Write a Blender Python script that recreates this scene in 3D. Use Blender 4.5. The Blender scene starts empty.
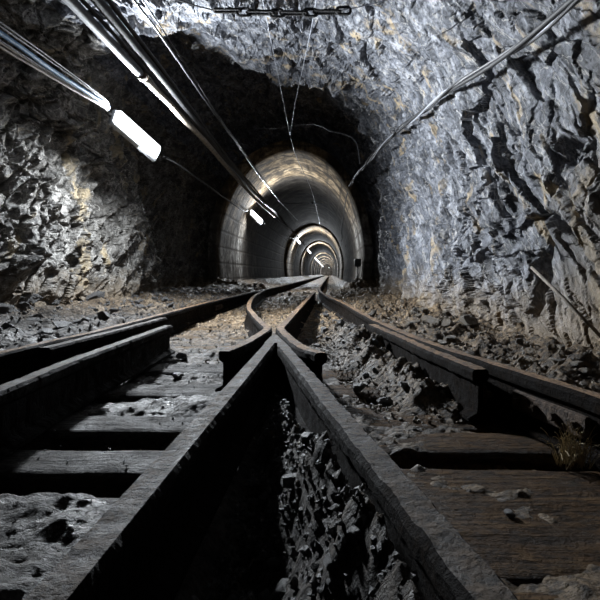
import bpy, math, random
import numpy as np
from mathutils import Vector, Matrix
random.seed(7); RNG = np.random.default_rng(11)
C = bpy.context.scene.collection
PI = math.pi

# ------------------------------------------------------------------ helpers
def link_mesh(name, verts, faces, mat=None, parent=None, smooth=False):
    me = bpy.data.meshes.new(name)
    me.from_pydata([tuple(v) for v in verts], [], [tuple(f) for f in faces])
    me.update()
    if smooth:
        me.polygons.foreach_set('use_smooth', [True]*len(me.polygons))
    if mat: me.materials.append(mat)
    o = bpy.data.objects.new(name, me); C.objects.link(o)
    if parent: o.parent = parent
    return o

def link_grid(name, P, mat, smooth=True, flip=False):
    """P: (rows, cols, 3) array of points -> quad grid mesh"""
    r, c = P.shape[:2]
    me = bpy.data.meshes.new(name)
    n = r*c
    i = np.arange(n).reshape(r, c)
    a, b, d, e = i[:-1, :-1].ravel(), i[:-1, 1:].ravel(), i[1:, 1:].ravel(), i[1:, :-1].ravel()
    q = np.stack([a, b, d, e] if not flip else [a, e, d, b], 1).astype(np.int32)
    me.vertices.add(n); me.vertices.foreach_set('co', P.reshape(-1).astype(np.float32))
    me.loops.add(q.size); me.loops.foreach_set('vertex_index', q.ravel())
    me.polygons.add(len(q)); me.polygons.foreach_set('loop_start', np.arange(0, q.size, 4, dtype=np.int32))
    me.polygons.foreach_set('use_smooth', np.full(len(q), smooth))
    me.update(calc_edges=True); me.validate()
    me.materials.append(mat)
    o = bpy.data.objects.new(name, me); C.objects.link(o)
    return o

def tag(o, label, cat, group=None, kind=None):
    o['label'] = label; o['category'] = cat
    if group: o['group'] = group
    if kind: o['kind'] = kind
    return o

def struct(o, label=None):
    o['kind'] = 'structure'
    if label: o['label'] = label; o['category'] = 'tunnel'
    return o

def thing(name, label, cat, loc=(0, 0, 0), group=None):
    o = bpy.data.objects.new(name, None); C.objects.link(o)
    o.location = loc; o.empty_display_size = .1
    return tag(o, label, cat, group)

def copy_tree(o, parent=None):
    c = o.copy(); C.objects.link(c); c.parent = parent
    for ch in list(o.children): copy_tree(ch, c)
    return c

def catmull(pts, n):
    pts = [np.array(p, float) for p in pts]
    pts = [2*pts[0]-pts[1]] + pts + [2*pts[-1]-pts[-2]]
    out = []
    segs = len(pts)-3
    for s in np.linspace(0, segs-1e-6, n):
        k = int(s); t = s-k
        p0, p1, p2, p3 = pts[k:k+4]
        out.append(.5*((2*p1)+(-p0+p2)*t+(2*p0-5*p1+4*p2-p3)*t*t+(-p0+3*p1-3*p2+p3)*t**3))
    return np.array(out)

def tube_geo(path, r, n=8):
    path = np.asarray(path, float)
    T = np.gradient(path, axis=0); T /= np.linalg.norm(T, axis=1)[:, None]+1e-9
    up = np.array([0, 0, 1.]) if abs(T[0][2]) < .9 else np.array([1., 0, 0])
    N = np.cross(T[0], up); N /= np.linalg.norm(N)
    V, F = [], []
    for k in range(len(path)):
        N = N-T[k]*np.dot(N, T[k]); N /= np.linalg.norm(N)
        B = np.cross(T[k], N)
        rr = r[k] if hasattr(r, '__len__') else r
        for j in range(n):
            a = 2*PI*j/n
            V.append(path[k]+rr*(math.cos(a)*N+math.sin(a)*B))
    for k in range(len(path)-1):
        for j in range(n):
            F.append((k*n+j, k*n+(j+1) % n, (k+1)*n+(j+1) % n, (k+1)*n+j))
    F.append(tuple(range(n))[::-1]); F.append(tuple(range((len(path)-1)*n, len(path)*n)))
    return V, F

def tube(name, path, r, mat, parent=None, n=8):
    V, F = tube_geo(path, r, n)
    return link_mesh(name, V, F, mat, parent, True)

def join(*geos):
    V, F = [], []
    for v, f in geos:
        o = len(V); V += list(v); F += [tuple(i+o for i in ff) for ff in f]
    return V, F

def box_geo(c, s, R=None, bev=0.0):
    c = np.array(c); s = np.array(s)/2
    if bev <= 0:
        v = [np.array((x, y, z))*s for x in (-1, 1) for y in (-1, 1) for z in (-1, 1)]
        f = [(0, 1, 3, 2), (4, 6, 7, 5), (0, 4, 5, 1), (2, 3, 7, 6), (0, 2, 6, 4), (1, 5, 7, 3)]
    else:   # octagonal prism along x, ends chamfered
        v, f = [], []
        for sx, inset in ((-1, bev), (-1, 0), (1, 0), (1, bev)):
            x = sx*(s[0]-(bev if inset else 0)*0) if not inset else sx*s[0]
            if not inset: x = sx*(s[0]-bev)
            yy, zz = s[1]-inset, s[2]-inset
            for (a, b) in ((yy-bev, zz), (-(yy-bev), zz), (-yy, zz-bev), (-yy, -(zz-bev)), (-(yy-bev), -zz), (yy-bev, -zz), (yy, -(zz-bev)), (yy, zz-bev)):
                v.append(np.array((x, a, b)))
        for k in range(3):
            for j in range(8): f.append((k*8+j, k*8+(j+1) % 8, (k+1)*8+(j+1) % 8, (k+1)*8+j))
        f.append(tuple(range(8))[::-1]); f.append(tuple(range(24, 32)))
    if R is not None: v = [R @ p for p in v]
    return [p+c for p in v], f

# ------------------------------------------------------------------ numpy noise
def hsh(ix, iy, iz, seed):
    h = (ix.astype(np.int64)*73856093) ^ (iy.astype(np.int64)*19349663) ^ (iz.astype(np.int64)*83492791) ^ (seed*2654435)
    h = (h ^ (h >> 13))*1274126177 & 0xffffffff
    h = (h ^ (h >> 16))*2246822519 & 0xffffffff
    return (h ^ (h >> 15)) & 0xffffffff
def rnd(h, k):
    x = (h*(2*k+1)+k*0x9E3779B9) & 0xffffffff
    x = ((x ^ (x >> 16))*2146121005) & 0xffffffff
    return ((x ^ (x >> 15)) & 0xffffff).astype(np.float32)/16777216.0
def vnoise(p, seed=0):
    f = np.floor(p); t = (p-f).astype(np.float32); i = f.astype(np.int64)
    t = t*t*t*(t*(t*6-15)+10)
    out = 0
    for dx in (0, 1):
        wx = t[:, 0] if dx else 1-t[:, 0]
        for dy in (0, 1):
            wy = t[:, 1] if dy else 1-t[:, 1]
            for dz in (0, 1):
                wz = t[:, 2] if dz else 1-t[:, 2]
                out = out+wx*wy*wz*rnd(hsh(i[:, 0]+dx, i[:, 1]+dy, i[:, 2]+dz, seed), 1)
    return out*2-1
TURN = np.array(Matrix.Rotation(.9, 3, Vector((.48, .60, .64)).normalized()))       # turn every octave so that no lattice shows
def fbm(p, seed=0, oct=4, gain=.5):
    a, o, s = 1., 0, 0
    for k in range(oct):
        p = p @ TURN
        o = o+a*vnoise(p*2**k+k*17.3, seed+k); s += a; a *= gain
    return o/s
def facets(q, seed):
    """Voronoi cells, each a tilted flat: returns height, edge distance"""
    f = np.floor(q).astype(np.int64)
    n = len(q)
    F1 = np.full(n, 9., np.float32); F2 = np.full(n, 9., np.float32); H = np.zeros(n, np.float32)
    for dx in (-1, 0, 1):
        for dy in (-1, 0, 1):
            for dz in (-1, 0, 1):
                cx, cy, cz = f[:, 0]+dx, f[:, 1]+dy, f[:, 2]+dz
                h = hsh(cx, cy, cz, seed)
                ax = (q[:, 0]-cx-rnd(h, 1)).astype(np.float32); ay = (q[:, 1]-cy-rnd(h, 2)).astype(np.float32); az = (q[:, 2]-cz-rnd(h, 3)).astype(np.float32)
                d = ax*ax+ay*ay+az*az
                m = d < F1
                F2 = np.where(m, F1, np.minimum(F2, d))
                hh = (rnd(h, 4)-.5)*1.2+(rnd(h, 5)-.5)*2.2*ax+(rnd(h, 6)-.5)*2.2*ay+(rnd(h, 7)-.5)*2.2*az
                H = np.where(m, hh, H); F1 = np.where(m, d, F1)
    return H, np.sqrt(F2)-np.sqrt(F1)
def scoops(q, seed, k=1.0, g=1.6, off=.8):
    """lower envelope of tilted bowls: conchoidal chips meeting in sharp ridges"""
    f = np.floor(q).astype(np.int64)
    H = np.full(len(q), 9., np.float32)
    for dx in (-1, 0, 1):
        for dy in (-1, 0, 1):
            for dz in (-1, 0, 1):
                cx, cy, cz = f[:, 0]+dx, f[:, 1]+dy, f[:, 2]+dz
                h = hsh(cx, cy, cz, seed)
                ax = (q[:, 0]-cx-rnd(h, 1)).astype(np.float32); ay = (q[:, 1]-cy-rnd(h, 2)).astype(np.float32); az = (q[:, 2]-cz-rnd(h, 3)).astype(np.float32)
                H = np.minimum(H, (rnd(h, 4)-.5)*off+g*((rnd(h, 5)-.5)*ax+(rnd(h, 6)-.5)*ay+(rnd(h, 7)-.5)*az)+k*(ax*ax+ay*ay+az*az))
    return H-.1
def sstep(a, b, x):
    t = np.clip((x-a)/(b-a), 0, 1); return t*t*(3-2*t)

# strata frame: bedding runs from far-and-high to near-and-low
t_ = np.array([.10, -.62, -.78]); t_ /= np.linalg.norm(t_)
n_ = np.array([.50, -.45, .72]); n_ -= t_*np.dot(n_, t_); n_ /= np.linalg.norm(n_)
b_ = np.cross(t_, n_)
STR = np.stack([t_, n_, b_], 1)

# ------------------------------------------------------------------ materials
def nodes(name):
    m = bpy.data.materials.new(name); m.use_nodes = True
    nt = m.node_tree; b = nt.nodes['Principled BSDF']
    return m, nt, b
def N(nt, t, **kw):
    n = nt.nodes.new(t)
    for k, v in kw.items():
        if k in n.inputs.keys(): n.inputs[k].default_value = v
        else: setattr(n, k, v)
    return n
def coords(nt, scale=(1, 1, 1), rot=(0, 0, 0)):
    tc = N(nt, 'ShaderNodeTexCoord'); mp = N(nt, 'ShaderNodeMapping')
    mp.inputs['Scale'].default_value = scale; mp.inputs['Rotation'].default_value = rot
    src = tc.outputs['Object']
    if tuple(rot) != (0, 0, 0):                        # turn into the strata frame first, then stretch
        r_ = N(nt, 'ShaderNodeMapping'); r_.inputs['Rotation'].default_value = rot; mp.inputs['Rotation'].default_value = (0, 0, 0)
        nt.links.new(src, r_.inputs['Vector']); src = r_.outputs['Vector']
    nt.links.new(src, mp.inputs['Vector']); return mp.outputs['Vector']
def noise(nt, vec, scale, detail=6, rough=.6, dist=0.):
    n = N(nt, 'ShaderNodeTexNoise'); n.inputs['Scale'].default_value = scale; n.inputs['Detail'].default_value = detail
    n.inputs['Roughness'].default_value = rough; n.inputs['Distortion'].default_value = dist
    nt.links.new(vec, n.inputs['Vector']); return n.outputs['Fac']
def ramp(nt, fac, stops):
    r = N(nt, 'ShaderNodeValToRGB'); e = r.color_ramp.elements
    while len(e) > 1: e.remove(e[-1])
    for k, (p, c) in enumerate(stops):
        if not hasattr(c, '__len__'): c = (c, c, c)
        if k == 0: e[0].position = p; e[0].color = (*c, 1)
        else: x = e.new(p); x.color = (*c, 1)
    nt.links.new(fac, r.inputs['Fac']); return r.outputs['Color']
def mix(nt, fac, a, b):
    m = N(nt, 'ShaderNodeMix', data_type='RGBA')
    for sock, v in ((0, fac), (6, a), (7, b)):
        if hasattr(v, 'is_linked'): nt.links.new(v, m.inputs[sock])
        elif sock == 0: m.inputs[0].default_value = v
        else: m.inputs[sock].default_value = (*v, 1)
    return m.outputs[2]
def mth(nt, op, a, b=0., c=0.):
    m = N(nt, 'ShaderNodeMath', operation=op)
    for k, v in enumerate((a, b, c)):
        if hasattr(v, 'is_linked'): nt.links.new(v, m.inputs[k])
        else: m.inputs[k].default_value = v
    return m.outputs[0]
def bump(nt, b, h, strength=.5, dist=.01):
    n = N(nt, 'ShaderNodeBump'); n.inputs['Strength'].default_value = strength; n.inputs['Distance'].default_value = dist
    nt.links.new(h, n.inputs['Height']); nt.links.new(n.outputs['Normal'], b.inputs['Normal'])
def speck(nt, col, n, dark, amt=.8, lo=.40, hi=.54):
    return mix(nt, ramp(nt, n, [(lo, amt), (hi, 0)]), col, dark)
def axis(nt, k):
    tc = N(nt, 'ShaderNodeTexCoord'); s = N(nt, 'ShaderNodeSeparateXYZ')
    nt.links.new(tc.outputs['Object'], s.inputs[0]); return s.outputs[k]
def maprange(nt, v, a, b):
    m = N(nt, 'ShaderNodeMapRange', interpolation_type='SMOOTHSTEP'); nt.links.new(v, m.inputs[0])
    m.inputs[1].default_value = a; m.inputs[2].default_value = b; return m.outputs[0]

def rock_material(name, dark, mid, light, vein, dirt=True, veins=1.0, scale=1.0):
    m, nt, b = nodes(name)
    v = coords(nt)
    # strata-stretched coordinates
    e = Matrix(STR.T.tolist()).to_euler()
    vs = coords(nt, (1.1*scale, 5*scale, 3*scale), e)
    a = noise(nt, vs, 2.2, 9, .68, .6)
    f = noise(nt, v, 9*scale, 8, .7)
    col = ramp(nt, mth(nt, 'MULTIPLY_ADD', f, .45, mth(nt, 'MULTIPLY', a, .6)), [(.42, dark), (.525, mid), (.66, light)])
    col = speck(nt, col, noise(nt, coords(nt, (.7*scale, 1.7*scale, 1.3*scale), e), 26, 6, .7), dark, .8, .41, .52)
    vm = ramp(nt, noise(nt, vs, 1.1, 5, .6, 1.2), [(.60, 0), (.68, veins)])
    col = mix(nt, vm, col, vein)
    q = mth(nt, 'ABSOLUTE', mth(nt, 'SUBTRACT', noise(nt, vs, 1.7, 4, .55, .8), .5))
    qm = ramp(nt, q, [(.0, .75), (.012, 0)])
    col = mix(nt, qm, col, (.42, .40, .37))
    if dirt:
        z = axis(nt, 2)
        yd = mth(nt, 'ADD', axis(nt, 1), mth(nt, 'MULTIPLY', mth(nt, 'SUBTRACT', noise(nt, v, 1.6, 6, .65), .5), 1.1))
        for (yb, wd) in ((4.15, .07), (5.2, .06), (5.85, .07), (2.0, .05)):
            bm_ = maprange(nt, mth(nt, 'ABSOLUTE', mth(nt, 'SUBTRACT', yd, yb)), wd, wd*.3)
            bm_ = mth(nt, 'MULTIPLY', bm_, ramp(nt, noise(nt, vs, 1.3, 6, .7), [(.44, 0), (.57, .85)]))
            col = mix(nt, bm_, col, vein)
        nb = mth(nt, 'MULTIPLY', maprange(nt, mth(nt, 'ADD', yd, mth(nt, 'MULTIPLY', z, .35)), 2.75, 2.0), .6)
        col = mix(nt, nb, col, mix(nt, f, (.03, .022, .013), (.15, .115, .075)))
        dm = mth(nt, 'MULTIPLY', maprange(nt, mth(nt, 'ADD', z, mth(nt, 'MULTIPLY', f, .5)), .75, .3), .75)
        col = mix(nt, dm, col, (.20, .145, .085))
    nt.links.new(col, b.inputs['Base Color'])
    nt.links.new(ramp(nt, f, [(.3, .38), (.7, .68)]), b.inputs['Roughness'])
    b.inputs['Specular IOR Level'].default_value = .5
    h = mth(nt, 'MULTIPLY_ADD', a, 1.2, mth(nt, 'MULTIPLY_ADD', f, .9, mth(nt, 'MULTIPLY', noise(nt, v, 45*scale, 6, .7), .35)))
    bump(nt, b, h, .85, .035)
    return m
M = {}
M['rock'] = rock_material('slate_rock', (.022, .024, .029), (.115, .122, .142), (.34, .35, .38), (.30, .235, .15))
M['warm_rock'] = rock_material('brown_grey_slate', (.026, .023, .019), (.115, .108, .098), (.36, .35, .33), (.30, .24, .15))
M['stone'] = rock_material('loose_stone', (.04, .042, .046), (.13, .13, .135), (.28, .27, .26), (.24, .18, .11), dirt=False, scale=4)
M['rusty_stone'] = rock_material('rusty_stone', (.05, .042, .032), (.15, .115, .075), (.30, .235, .16), (.28, .19, .10), dirt=False, scale=4)

def ground_material():
    m, nt, b = nodes('track_mud')
    v = coords(nt); vx = coords(nt, (1, 4, 2))
    f = noise(nt, v, 6, 9, .7); g = noise(nt, vx, 14, 7, .7); k = noise(nt, v, 55, 5, .7)
    grey = ramp(nt, f, [(.35, (.018, .016, .014)), (.55, (.070, .061, .053)), (.72, (.20, .185, .175))])
    sand = ramp(nt, f, [(.33, (.030, .020, .012)), (.52, (.155, .105, .058)), (.72, (.34, .25, .155))])
    y = axis(nt, 1); x = axis(nt, 0)
    far = maprange(nt, mth(nt, 'ADD', y, mth(nt, 'MULTIPLY', f, 1.6)), 2.6, 4.6)
    side = maprange(nt, mth(nt, 'ADD', x, mth(nt, 'MULTIPLY', f, .3)), .05, .5)
    lft = maprange(nt, x, -1.0, -1.35)
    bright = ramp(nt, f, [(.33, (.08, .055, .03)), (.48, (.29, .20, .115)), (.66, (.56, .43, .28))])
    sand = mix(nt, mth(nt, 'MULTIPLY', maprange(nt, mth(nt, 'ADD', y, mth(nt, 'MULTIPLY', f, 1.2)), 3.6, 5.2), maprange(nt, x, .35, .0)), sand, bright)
    b.inputs['Specular IOR Level'].default_value = .3
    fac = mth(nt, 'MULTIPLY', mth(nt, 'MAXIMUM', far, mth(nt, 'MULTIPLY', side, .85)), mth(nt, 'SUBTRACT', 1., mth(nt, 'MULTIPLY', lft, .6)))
    col = speck(nt, mix(nt, fac, grey, sand), noise(nt, v, 48, 4, .65), (.014, .011, .009), .8)
    nt.links.new(col, b.inputs['Base Color'])
    wet = ramp(nt, noise(nt, v, 4.3, 5, .6), [(.50, 0), (.60, 1)])
    nt.links.new(mth(nt, 'SUBTRACT', ramp(nt, g, [(.35, .5), (.65, .85)]), mth(nt, 'MULTIPLY', wet, .28)), b.inputs['Roughness'])
    bump(nt, b, mth(nt, 'ADD', mth(nt, 'MULTIPLY', f, .8), mth(nt, 'MULTIPLY_ADD', g, .6, mth(nt, 'MULTIPLY', k, .7))), 1.0, .035)
    return m
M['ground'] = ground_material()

def timber_material(name, c0, c1, c2):
    m, nt, b = nodes(name)
    v = coords(nt, (1.2, 14, 14)); u = coords(nt)
    a = noise(nt, v, 3, 9, .7, .4); f = noise(nt, u, 9, 8, .7); k = noise(nt, u, 70, 4, .7)
    col = ramp(nt, mth(nt, 'MULTIPLY_ADD', a, .55, mth(nt, 'MULTIPLY', f, .5)), [(.36, c0), (.53, c1), (.72, c2)])
    col = speck(nt, col, noise(nt, coords(nt, (.5, 1.3, 1)), 60, 5, .7), c0, .85)
    nt.links.new(col, b.inputs['Base Color']); b.inputs['Specular IOR Level'].default_value = .12
    nt.links.new(ramp(nt, f, [(.35, .45), (.65, .85)]), b.inputs['Roughness'])
    bump(nt, b, mth(nt, 'ADD', a, mth(nt, 'MULTIPLY_ADD', f, .7, mth(nt, 'MULTIPLY', k, .6))), 1.0, .035)
    return m
M['grey_timber'] = timber_material('grey_muddy_timber', (.015, .013, .012), (.060, .053, .047), (.165, .155, .15))
M['brown_timber'] = timber_material('brown_muddy_timber', (.014, .008, .004), (.068, .037, .015), (.16, .098, .044))
M['rust_timber'] = timber_material('rusty_dusty_timber', (.05, .034, .02), (.16, .105, .055), (.29, .21, .125))

def rust_material(name, c0, c1, c2, met=.25):
    m, nt, b = nodes(name)
    u = coords(nt)
    f = noise(nt, u, 22, 9, .72); k = noise(nt, u, 110, 5, .7); g = noise(nt, u, 3, 4, .5)
    col = ramp(nt, mth(nt, 'MULTIPLY_ADD', f, .7, mth(nt, 'MULTIPLY', g, .3)), [(.36, c0), (.52, c1), (.70, c2)])
    col = speck(nt, col, noise(nt, u, 75, 4, .65), c0, .85)
    nt.links.new(col, b.inputs['Base Color']); b.inputs['Specular IOR Level'].default_value = .35
    b.inputs['Metallic'].default_value = met
    nt.links.new(ramp(nt, f, [(.35, .55), (.65, .9)]), b.inputs['Roughness'])
    bump(nt, b, mth(nt, 'ADD', f, mth(nt, 'MULTIPLY', k, .8)), 1.0, .022)
    return m
M['rail'] = rust_material('rusty_rail_steel', (.045, .024, .010), (.21, .118, .054), (.46, .30, .165), .05)
M['old_rail'] = rust_material('dull_brown_rail_steel', (.011, .007, .0045), (.062, .040, .024), (.165, .118, .078), .0)
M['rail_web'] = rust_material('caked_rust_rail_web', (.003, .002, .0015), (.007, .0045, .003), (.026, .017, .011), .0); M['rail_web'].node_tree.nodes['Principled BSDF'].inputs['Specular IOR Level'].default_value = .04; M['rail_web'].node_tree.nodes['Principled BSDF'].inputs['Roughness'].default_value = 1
M['bolt'] = rust_material('rusty_bolt', (.02, .014, .01), (.07, .045, .03), (.16, .12, .09), .4)
M['chain'] = rust_material('black_iron', (.006, .006, .007), (.016, .015, .015), (.04, .035, .03), .5)

def concrete_material(RIM=0.):
    m, nt, b = nodes('lining_concrete')
    v = coords(nt)
    f = noise(nt, v, 2.2, 9, .7); st = noise(nt, coords(nt, (1.5, 1.2, .35)), 2.0, 6, .65, .5)
    grey = ramp(nt, f, [(.32, (.10, .095, .085)), (.5, (.30, .29, .27)), (.7, (.52, .51, .49))])
    tan = ramp(nt, f, [(.32, (.10, .07, .04)), (.5, (.36, .265, .16)), (.7, (.58, .46, .31))])
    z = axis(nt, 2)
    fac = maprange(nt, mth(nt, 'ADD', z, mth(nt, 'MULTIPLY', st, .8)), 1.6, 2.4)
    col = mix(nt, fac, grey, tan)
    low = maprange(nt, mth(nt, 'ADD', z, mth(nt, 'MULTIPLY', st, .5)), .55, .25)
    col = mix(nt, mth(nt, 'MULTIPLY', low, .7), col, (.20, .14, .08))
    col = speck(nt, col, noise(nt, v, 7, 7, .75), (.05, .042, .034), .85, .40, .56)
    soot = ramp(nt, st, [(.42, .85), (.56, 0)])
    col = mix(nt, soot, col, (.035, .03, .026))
    nt.links.new(col, b.inputs['Base Color']); b.inputs['Roughness'].default_value = .95; b.inputs['Specular IOR Level'].default_value = .08
    # joints of the cast blocks (object-space rows along the tunnel)
    y = axis(nt, 1)
    jy = mth(nt, 'PINGPONG', mth(nt, 'ADD', y, mth(nt, 'MULTIPLY', f, .05)), .275)
    jz = mth(nt, 'PINGPONG', mth(nt, 'ADD', z, mth(nt, 'MULTIPLY', f, .04)), .16)
    dull = ramp(nt, f, [(.36, (.013, .011, .010)), (.52, (.038, .033, .028)), (.7, (.10, .088, .075))])  # dark tone stands in for the unlit bore between lamps
    new = maprange(nt, mth(nt, 'ADD', y, mth(nt, 'MULTIPLY', st, .5)), 12.4, 11.6)  # lamp-lit mouth painted in: lighter colour up front, dark bore beyond
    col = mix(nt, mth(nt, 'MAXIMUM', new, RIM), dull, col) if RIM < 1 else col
    j = mth(nt, 'MINIMUM', ramp(nt, jy, [(0, 0), (.045, 1)]), ramp(nt, jz, [(0, .0), (.04, 1)]))
    col2 = mix(nt, mth(nt, 'MULTIPLY', mth(nt, 'SUBTRACT', 1., j), .8), col, (.05, .042, .035))
    nt.links.new(col2, b.inputs['Base Color'])
    bump(nt, b, mth(nt, 'ADD', mth(nt, 'MULTIPLY', j, .5), f), .6, .03)
    return m
M['concrete'] = concrete_material(); M['lit_ring_concrete'] = concrete_material(1.)  # rings keep the lighter tone throughout, so they look lit

def plain(name, col, rough=.5, met=0., vary=.3, scale=30):
    m, nt, b = nodes(name)
    f = noise(nt, coords(nt), scale, 4, .6)
    lo = tuple(c*(1-vary) for c in col); hi = tuple(min(1, c*(1+vary)) for c in col)
    nt.links.new(ramp(nt, f, [(.35, lo), (.65, hi)]), b.inputs['Base Color'])
    b.inputs['Roughness'].default_value = rough; b.inputs['Metallic'].default_value = met
    bump(nt, b, f, .25, .004)
    return m
M['black_cable'] = plain('black_cable_rubber', (.010, .010, .011), .65)
M['grey_pipe'] = plain('pale_grey_pipe', (.09, .094, .10), .65, .0, .25, 12)
M['pale_pipe'] = plain('limed_pale_pipe', (.22, .19, .155), .8, 0, .4, 20)
M['blue_cable'] = plain('blue_cable_sheath', (.02, .10, .22), .6)
M['grey_wire'] = plain('grey_wire', (.15, .15, .155), .6)
M['beige_wire'] = plain('beige_wire', (.20, .16, .115), .7)
M['dark_wire'] = plain('dark_steel_wire', (.05, .05, .055), .35, .4)
M['steel_wire'] = plain('pale_steel_wire', (.24, .25, .28), .5, .3)
M['housing'] = plain('grey_lamp_housing', (.25, .26, .27), .5)
M['black_box'] = plain('black_plastic', (.015, .015, .016), .5)
M['wood_bar'] = plain('weathered_wood', (.20, .17, .14), .8, 0, .4, 25)
M['straw'] = plain('dry_straw', (.32, .26, .16), .8)

def emit(name, col, s):
    m, nt, b = nodes(name)
    b.inputs['Base Color'].default_value = (.8, .8, .8, 1)
    b.inputs['Emission Color'].default_value = (*col, 1); b.inputs['Emission Strength'].default_value = s
    return m
KEY = (.88, .94, 1.0)
M['diffuser'] = emit('lit_diffuser', KEY, 5)

# ------------------------------------------------------------------ plan of the place (metres; x across, y into the tunnel, z up; camera eye at 0,0,.40)
EYE = .40
D_X = -.225                                    # straight crossing rail
def F_x(y): return -.239+.2227*(2.046-y)       # diverging crossing rail
H_pts = [(.86, .10), (.70, .55), (.575, 1.0), (.470, 1.42), (.395, 1.71), (.315, 2.19), (.225, 3.0), (.120, 4.3), (-.02, 5.6), (-.13, 7.0), (-.19, 8.6)]
_hy = np.array([p[1] for p in H_pts]); _hx = np.array([p[0] for p in H_pts])
def H_x(y): return np.interp(y, _hy, _hx)

# rock chamber stations: 11 profile points, from the foot of the lamp wall over the roof to the foot of the other wall
ST = {
 -6.0: [(-2.7,-.25),(-2.65,.8),(-2.35,1.5),(-1.95,2.15),(-1.2,2.65),(-.3,2.85),(.7,2.75),(1.4,2.3),(1.75,1.7),(1.9,.9),(1.95,-.25)],
 0.0: [(-2.6,-.25),(-2.6,.8),(-2.35,1.5),(-1.95,2.15),(-1.2,2.65),(-.3,2.85),(.6,2.7),(1.05,2.3),(1.28,1.7),(1.36,.9),(1.38,-.25)],
 1.2: [(-2.5,-.25),(-2.5,.8),(-2.25,1.5),(-1.85,2.12),(-1.1,2.6),(-.3,2.8),(.5,2.65),(.98,2.25),(1.16,1.7),(1.20,.9),(1.21,-.25)],
 2.2: [(-2.35,-.25),(-2.35,.8),(-2.45,1.55),(-2.15,2.22),(-1.0,2.58),(-.25,2.75),(.45,2.6),(.86,2.2),(1.02,1.7),(1.01,.9),(1.03,-.25)],
 3.2: [(-2.15,-.25),(-2.12,.75),(-2.35,1.6),(-2.05,2.25),(-1.0,2.56),(-.2,2.74),(.42,2.58),(.79,2.15),(.94,1.65),(.90,.9),(.89,-.25)],
 4.5: [(-2.05,-.25),(-2.02,.75),(-2.12,1.5),(-1.75,2.18),(-1.0,2.58),(-.2,2.75),(.40,2.55),(.72,2.15),(.84,1.65),(.83,.9),(.82,-.25)],
 5.7: [(-2.15,-.25),(-2.15,.8),(-2.3,1.55),(-2.05,2.3),(-1.1,2.68),(-.2,2.75),(.40,2.55),(.72,2.15),(.84,1.65),(.84,.9),(.83,-.25)],
 6.6: [(-2.6,-.25),(-2.65,.8),(-2.6,1.65),(-2.3,2.5),(-1.6,3.2),(-.5,3.35),(.40,3.0),(.80,2.4),(.90,1.75),(.88,.9),(.86,-.25)],
 9.0: [(-2.5,-.25),(-2.6,.8),(-2.6,1.65),(-2.4,2.5),(-1.7,3.25),(-.5,3.5),(.45,3.2),(.86,2.5),(.92,1.75),(.88,.9),(.84,-.25)],
}
LIN = [(-2.08,-.25),(-2.16,.45),(-2.18,1.05),(-2.07,1.63),(-1.82,2.16),(-1.40,2.60),(-.77,2.82),(-.14,2.60),(.29,2.13),(.54,1.56),(.65,.96),(.63,.45),(.56,-.25)]

def arc_resample(P, n):
    d = np.r_[0, np.cumsum(np.linalg.norm(np.diff(P, axis=0), axis=1))]
    s = np.linspace(0, d[-1], n)
    return np.stack([np.interp(s, d, P[:, k]) for k in range(P.shape[1])], 1)

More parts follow.
